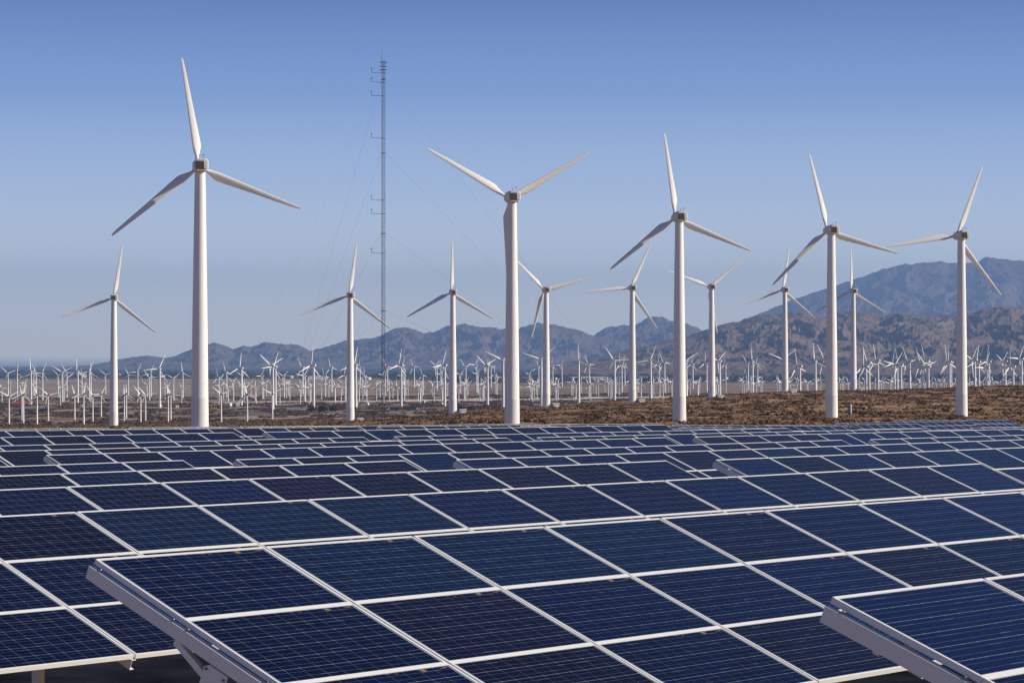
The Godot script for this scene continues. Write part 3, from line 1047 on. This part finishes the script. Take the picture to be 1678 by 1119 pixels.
# ---------------------------------------------------------------- measuring mast
func mast() -> void:
	var x := -25.66
	var d := 500.0
	var foot := ground(x, d)
	var top := 60.2 + EYE - foot
	var o := thing("lattice_mast", "tall thin guyed lattice mast with side booms, behind the panels", "mast", Transform3D(Basis(), Vector3(x, foot, -d)))
	var corners := []
	for k in 3:
		var a := TAU * k / 3.0 + 0.35
		corners.append(Vector3(cos(a), 0, sin(a)) * 0.37)
	for c in corners:
		var st := sheet()
		rod(st, c + Vector3(0, -0.4, 0), c + Vector3(0, top, 0), 0.045, 0.045, 6)
		part("leg", done(st), M.lattice, o)
	var web := sheet()
	var n := int(top / 0.92)
	for i in n:
		var y0 := top * i / n
		var y1 := top * (i + 1) / n
		for k in 3:
			var a: Vector3 = corners[k]
			var b: Vector3 = corners[(k + 1) % 3]
			rod(web, a + Vector3(0, y0, 0), b + Vector3(0, y1, 0), 0.02, 0.02, 3)
			rod(web, a + Vector3(0, y0, 0), b + Vector3(0, y0, 0), 0.02, 0.02, 3)
	var w := part("bracing", done(web), M.lattice, o)
	w.set_meta("kind", "stuff")
	var level := [top - 3.9, top - 18.6, top - 34.6, top - 50.0]
	for h in level:
		var st := sheet()
		for k in 3:
			rod(st, corners[k] * 1.35 + Vector3(0, h, 0), corners[(k + 1) % 3] * 1.35 + Vector3(0, h, 0), 0.07, 0.07, 5)
		part("guy_collar", done(st), M.lattice, o)
		for a in [0.03, 0.03 + TAU / 3, 0.03 + TAU * 2 / 3]:
			var ax := cos(a) * 53.0
			var az := sin(a) * 53.0
			var end := Vector3(ax, ground(x + ax, d - az) - foot, az)
			st = sheet()
			rod(st, Vector3(cos(a), 0, sin(a)) * 0.6 + Vector3(0, h, 0), end, 0.012, 0.012, 4)
			part("guy_wire", done(st), M.wire, o)
	for h in [top - 2.6, top - 4.5, top - 7.2, top - 15.6, top - 28.0, top - 30.7, top - 38.5]:
		var st := sheet()
		rod(st, Vector3(0.4, h, 0), Vector3(-2.35, h + 0.1, 0), 0.04, 0.035, 5)
		var boom := part("boom", done(st), M.lattice, o)
		st = sheet()
		rod(st, Vector3(-2.33, h + 0.1, 0), Vector3(-2.33, h + 0.8, 0), 0.03, 0.03, 5)
		rod(st, Vector3(-2.33, h + 0.8, 0), Vector3(-2.33, h + 1.0, 0), 0.14, 0.1, 6)
		part("wind_sensor", done(st), M.lattice, boom)
	var st := sheet()
	rod(st, corners[1] + Vector3(0, top, 0), corners[1] + Vector3(0, top + 2.2, 0), 0.03, 0.015, 5)
	part("lightning_rod", done(st), M.lattice, o)
	for q in [0.2, 1.0, 1.7]:
		st = sheet()
		rod(st, Vector3(-0.75, top - q - 0.3, 0), Vector3(0.75, top - q - 0.3, 0), 0.07, 0.07, 5)
		part("antenna_bar", done(st), M.lattice, o)

# ---------------------------------------------------------------- smaller things
func wheel_set(o: Node3D, xs: Array, half: float, r: float) -> void:
	for x in xs:
		for s in [-1.0, 1.0]:
			var st := sheet()
			rod(st, Vector3(x, r, s * half - 0.13), Vector3(x, r, s * half + 0.13), r, r, 12)
			part("wheel", done(st), M.rubber, o)

func body_shape(outline: Array, half: float, pinch: float) -> ArrayMesh:
	# a side outline swept across the width, drawn in towards the roof
	var st := sheet()
	var hi := 0.0
	for p in outline:
		hi = maxf(hi, p[1])
	var a := []
	var b := []
	for p in outline:
		var k: float = half - pinch * p[1] / hi
		a.append(Vector3(p[0], p[1], -k))
		b.append(Vector3(p[0], p[1], k))
	loft(st, [a, b], false)
	return done(st)

func car(label: String, x: float, d: float, paint: Material, way: float) -> void:
	var o := thing("car", label, "car", Transform3D(Basis(Vector3.UP, 0.0 if way > 0 else PI), Vector3(x, ground(x, d) + 0.31, -d)), "traffic on the highway")
	part("body", body_shape([[-2.2, 0.35], [2.15, 0.35], [2.2, 0.75], [1.1, 0.95], [0.5, 1.0], [-2.15, 1.0]], 0.9, 0.05), paint, o)
	part("cabin", body_shape([[-1.9, 1.0], [0.95, 1.0], [0.3, 1.5], [-1.5, 1.52]], 0.86, 0.14), M.dark_glass, o)
	var st := sheet()
	box(st, Vector3(-0.6, 1.535, 0), Vector3(1.7, 0.05, 1.35))
	part("roof", done(st), paint, o)
	wheel_set(o, [-1.35, 1.35], 0.78, 0.33)

func lorry(label: String, x: float, d: float, paint: Material, cab: Material, way: float, len_: float) -> void:
	var o := thing("truck", label, "truck", Transform3D(Basis(Vector3.UP, 0.0 if way > 0 else PI), Vector3(x, ground(x, d) + 0.31, -d)), "traffic on the highway")
	var st := sheet()
	box(st, Vector3(-len_ / 2 + 1.0, 2.55, 0), Vector3(len_, 2.9, 2.55))
	part("trailer", done(st), paint, o)
	st = sheet()
	box(st, Vector3(-len_ / 2 + 2.5, 0.95, 0), Vector3(len_ + 4.0, 0.28, 1.1))
	part("chassis", done(st), M.rubber, o)
	var c := part("cab", body_shape([[1.6, 0.7], [6.0, 0.7], [6.1, 1.7], [4.7, 2.0], [4.1, 3.0], [2.9, 3.75], [1.6, 3.8]], 1.22, 0.12), cab, o)
	part("windscreen", body_shape([[4.2, 2.05], [4.72, 2.05], [4.2, 2.92], [3.9, 2.92]], 1.1, 0.02), M.dark_glass, c)
	wheel_set(o, [-len_ + 2.0, -len_ + 3.3, 2.0, 3.2, 5.3], 1.1, 0.5)

func roadside() -> void:
	M.rubber = matte(0.03, 0.03, 0.03, 0.9, 0.3)
	M.dark_glass = matte(0.02, 0.025, 0.03, 0.15, 0.5)
	var white := matte(0.80, 0.80, 0.78, 0.4, 0.5)
	var blue := matte(0.06, 0.10, 0.24, 0.5, 0.5)
	var grey := matte(0.22, 0.24, 0.30, 0.5, 0.5)
	var yellow := matte(0.75, 0.55, 0.03, 0.5, 0.4)
	var dark := matte(0.04, 0.045, 0.06, 0.4, 0.5)
	var red := matte(0.45, 0.06, 0.04, 0.6, 0.4)
	# highway traffic
	lorry("white semi truck left of the dark roadside trees", -256, 2994, white, white, 1, 14.0)
	lorry("grey-blue semi truck just behind the white semi truck", -241, 3006, grey, grey, -1, 13.0)
	lorry("dark blue truck on the highway near the left edge", -576, 2990, blue, blue, 1, 12.0)
	lorry("dark blue trailer truck right of the other blue truck at left", -560, 3002, blue, dark, -1, 10.0)
	lorry("blue truck on the highway right of the lattice mast", -116, 3012, blue, white, 1, 11.0)
	lorry("yellow truck on the highway right of the first big turbine", -356, 3000, yellow, yellow, 1, 5.0)
	lorry("dark truck with white load right of the lattice mast", -144, 2996, dark, white, -1, 9.0)
	car("white car on the highway nearest the left edge", -610, 2996, white, 1)
	car("white car between the two blue trucks at left", -569, 3009, white, -1)
	car("white car on the highway right of both blue trucks at left", -527, 2994, white, 1)
	car("white car left of the first big turbine, beside a dark one", -426, 3004, white, 1)
	car("dark car on the highway just left of the first big turbine", -419, 2992, dark, -1)
	car("white car following the yellow truck", -348, 2996, white, -1)
	car("white car on the highway right of the yellow truck", -312, 2998, white, 1)
	car("dark car on the highway between white car and semi truck", -297, 3008, dark, -1)
	car("white car just left of the white semi truck", -276, 2998, white, 1)
	car("white car right of the blue truck past the mast", -107, 2998, white, -1)
	car("white pickup-like car left of the third middle turbine", -76, 3006, white, 1)
	# white equipment cabinets beside the middle turbines
	for i in MID.size():
		var t: Array = MID[i]
		if i == 0:
			continue
		var x: float = t[0] + 4.6
		var d: float = t[1] - 1.0
		var o := thing("transformer_cabinet", "white equipment cabinet at the foot of the %s middle-row turbine" % ordinal(i + 1), "cabinet", Transform3D(Basis(Vector3.UP, 0.3), Vector3(x, ground(x, d), -d)), "cabinets beside turbines")
		var st := sheet()
		box(st, Vector3(0, 0.95, 0), Vector3(2.5, 2.3, 2.1))
		part("housing", done(st), white, o)
		st = sheet()
		box(st, Vector3(0, 2.18, 0), Vector3(2.8, 0.16, 2.4))
		part("roof", done(st), white, o)
		for s in [-0.6, 0.6]:
			st = sheet()
			box(st, Vector3(s, 1.0, 1.07), Vector3(1.1, 1.9, 0.05))
			var door := part("door", done(st), M.tower_base, o)
			st = sheet()
			for q in 5:
				box(st, Vector3(s, 1.3 + q * 0.11, 1.11), Vector3(0.7, 0.05, 0.03))
			part("louvre", done(st), M.dark_metal, door)
	# small sheds among the far machines
	var sheds := [[-600, 3500, 3.2], [-480, 3420, 3.6], [-448, 3360, 3.4], [-388, 3450, 4.5], [-380, 3480, 4.0], [-300, 3700, 3.5], [-225, 3620, 3.6], [-205, 3560, 3.2], [-130, 3700, 3.4], [-98, 3480, 3.8], [30, 3800, 3.6], [95, 3850, 4.0], [215, 3900, 3.4], [262, 3880, 3.2]]
	for i in sheds.size():
		var b: Array = sheds[i]
		var o := thing("equipment_shed", "small pale shed among the far turbines, %s from left" % ordinal(i + 1), "shed", Transform3D(Basis(Vector3.UP, rng.randf_range(-0.6, 0.6)), Vector3(b[0], ground(b[0], b[1]), -b[1])), "sheds on the plain")
		var st := sheet()
		box(st, Vector3(0, b[2] / 2 - 0.3, 0), Vector3(b[2] * 1.1, b[2] + 0.6, b[2]))
		part("wall", done(st), white, o)
		st = sheet()
		box(st, Vector3(0, b[2] + 0.1, 0), Vector3(b[2] * 1.25, 0.25, b[2] * 1.2))
		part("roof", done(st), white, o)
		st = sheet()
		box(st, Vector3(0.2, b[2] * 0.4, b[2] / 2 + 0.04), Vector3(1.1, b[2] * 0.75, 0.08))
		part("door", done(st), M.dark_metal, o)
	var hut := thing("roadside_store", "low white building with red roof at the left edge of the plain", "building", Transform3D(Basis(), Vector3(-715, ground(-715, 3650), -3650)))
	var st := sheet()
	box(st, Vector3(-3, 1.8, 0), Vector3(10, 4.4, 9))
	part("wall", done(st), matte(0.62, 0.46, 0.40, 0.8, 0.3), hut)
	st = sheet()
	loft(st, [[Vector3(-9, 4, -5.5), Vector3(9, 4, -5.5), Vector3(8, 6.4, 0), Vector3(-8, 6.4, 0)], [Vector3(-9, 4, 5.5), Vector3(9, 4, 5.5), Vector3(8, 6.5, 0.1), Vector3(-8, 6.5, 0.1)]], false)
	part("roof", done(st), red, hut)
	for q in [3.5, 8.0]:
		st = sheet()
		box(st, Vector3(q, 1.8, 4.6), Vector3(0.4, 4.4, 0.4))
		part("porch_post", done(st), white, hut)
	# lamp and line poles
	var poles := [[-607, 3090, 10.0], [-556, 3080, 11.0], [-462, 3075, 11.0], [-396, 3060, 11.0], [-323, 3055, 10.0], [-215, 3080, 10.0], [-157, 3065, 11.0], [-66, 3060, 10.0], [-193, 1500, 12.0], [-158, 1480, 12.0], [-88, 1450, 11.0], [5, 2500, 20.0], [42, 2700, 16.0]]
	for i in poles.size():
		var p: Array = poles[i]
		var o := thing("utility_pole", "thin dark highway pole, %s from left of the roadside poles" % ordinal(i + 1) if i < 8 else "thin brown line pole nearer than the highway, %s from left of five" % ordinal(i - 7), "pole", Transform3D(Basis(), Vector3(p[0], ground(p[0], p[1]), -p[1])), "poles on the plain")
		st = sheet()
		rod(st, Vector3(0, -0.5, 0), Vector3(0, p[2], 0), 0.2, 0.13, 6)
		part("pole", done(st), M.dark_metal, o)
		st = sheet()
		box(st, Vector3(0, p[2] - 0.8, 0), Vector3(2.2, 0.16, 0.16))
		part("crossarm", done(st), M.dark_metal, o)
	# weather instruments behind the racks
	var wx := 14.2
	var wd := 105.5
	var o := thing("weather_station", "thin dark instrument pole with white shield rising behind the panels at right", "weather station", Transform3D(Basis(), Vector3(wx, ground(wx, wd), -wd)))
	var tip := -1.62 + EYE - ground(wx, wd)
	st = sheet()
	rod(st, Vector3(0, -0.3, 0), Vector3(0, tip - 0.1, 0), 0.024, 0.02, 8)
	part("pole", done(st), M.dark_metal, o)
	st = sheet()
	for q in 6:
		rod(st, Vector3(0.02, tip - 0.5 + q * 0.065, 0.04), Vector3(0.02, tip - 0.46 + q * 0.065, 0.04), 0.045, 0.036, 10)
	part("radiation_shield", done(st), white, o)
	st = sheet()
	box(st, Vector3(-0.065, tip - 0.36, 0.0), Vector3(0.04, 0.42, 0.14))
	part("logger_box", done(st), grey, o)
	st = sheet()
	rod(st, Vector3(-0.13, tip - 0.1, 0), Vector3(0.1, tip - 0.1, 0), 0.012, 0.012, 6)
	var arm := part("crossarm", done(st), M.dark_metal, o)
	st = sheet()
	rod(st, Vector3(-0.13, tip - 0.1, 0), Vector3(-0.13, tip + 0.12, 0), 0.015, 0.012, 6)
	rod(st, Vector3(0.09, tip - 0.1, 0), Vector3(0.09, tip - 0.01, 0), 0.03, 0.02, 8)
	part("wind_sensor", done(st), M.dark_metal, arm)
	# dark trees along the highway
	var spots := [[-612, 2950, 13, 9.0], [-494, 2960, 9, 7.0], [-457, 2950, 11, 8.0], [-310, 2700, 11, 5.5], [-236, 2960, 12, 9.5], [-222, 2950, 14, 10.5], [-211, 2965, 11, 8.5], [-196, 3100, 8, 6.5], [-60, 2960, 14, 8.5], [-48, 2965, 12, 7.5]]
	var leaves := [leaf_material(0.030, 0.036, 0.018), leaf_material(0.045, 0.043, 0.022)]
	for i in spots.size():
		var p: Array = spots[i]
		var t := thing("tamarisk_tree", "dark bushy tree by the highway, %s from left of ten" % ordinal(i + 1), "tree", Transform3D(), "dark trees along the highway")
		t.position = Vector3(p[0], ground(p[0], p[1]), -p[1])
		st = sheet()
		rod(st, Vector3(0, -0.4, 0), Vector3(0.2, p[3] * 0.5, 0), 0.35, 0.18, 7)
		for q in 4:
			var a := q * 1.6
			rod(st, Vector3(0.1, p[3] * 0.25, 0), Vector3(cos(a) * p[2] * 0.28, p[3] * 0.6, sin(a) * p[2] * 0.28), 0.16, 0.06, 5)
		part("trunk", done(st), matte(0.09, 0.065, 0.045, 0.9, 0.2), t)
		part("crown", bush_mesh(200 + i, 260, 0.07, 0.75), leaves[i % 2], t, Transform3D(Basis().scaled(Vector3(p[2], p[3] * 1.15, p[2])), Vector3(0, p[3] * 0.05, 0)))

# ---------------------------------------------------------------- scrub
func scrub() -> void:
	var clump := FastNoiseLite.new()
	clump.seed = 31
	clump.frequency = 1.0 / 14.0
	clump.fractal_octaves = 3
	var dark := []
	var olive := []
	var dry := []
	for i in 210000:
		var d := sqrt(lerpf(420.0 * 420.0, 1750.0 * 1750.0, rng.randf()))
		var u := rng.randf_range(-0.225, 0.225)
		var x := u * d
		var c := clump.get_noise_2d(x, d * 0.5)
		var k := rng.randf()
		if c > 0.1 and k < 0.5:
			var w := rng.randf_range(0.7, 1.9)
			(dark if k < 0.26 else olive).append(plant_at(x, d, w, w * rng.randf_range(0.55, 0.9)))
		elif k < 0.22:
			var w := rng.randf_range(0.7, 1.5)
			dry.append(plant_at(x, d, w, w * rng.randf_range(0.5, 0.8)))
	for i in 110000:
		var d := sqrt(lerpf(1750.0 * 1750.0, 4700.0 * 4700.0, rng.randf()))
		var u := rng.randf_range(-0.225, 0.225)
		if u > 0.06 and d < 2500.0:
			continue
		var x := u * d
		if absf(d - 4000.0) < 120.0 or absf(d - 3005.0) < 25.0:
			continue
		var c := clump.get_noise_2d(x * 0.25, d * 0.06)
		if c > 0.04 and rng.randf() < 0.9:
			var w := rng.randf_range(1.8, 5.5)
			(dark if rng.randf() < 0.6 else olive).append(plant_at(x, d, w, w * rng.randf_range(0.4, 0.7)))
	scatter("desert_scrub", "dark brown desert bushes scattered over hill and plain", "scrub", bush_mesh(71, 26, 0.17, 0.8), leaf_material(0.085, 0.050, 0.030), dark)
	scatter("olive_scrub", "grey-olive desert bushes scattered over hill and plain", "scrub", bush_mesh(72, 26, 0.17, 0.8), leaf_material(0.20, 0.13, 0.075), olive)
	scatter("dry_grass", "tufts of dry tan grass between the bushes", "grass", bush_mesh(73, 20, 0.16, 0.9), leaf_material(0.37, 0.24, 0.14), dry)
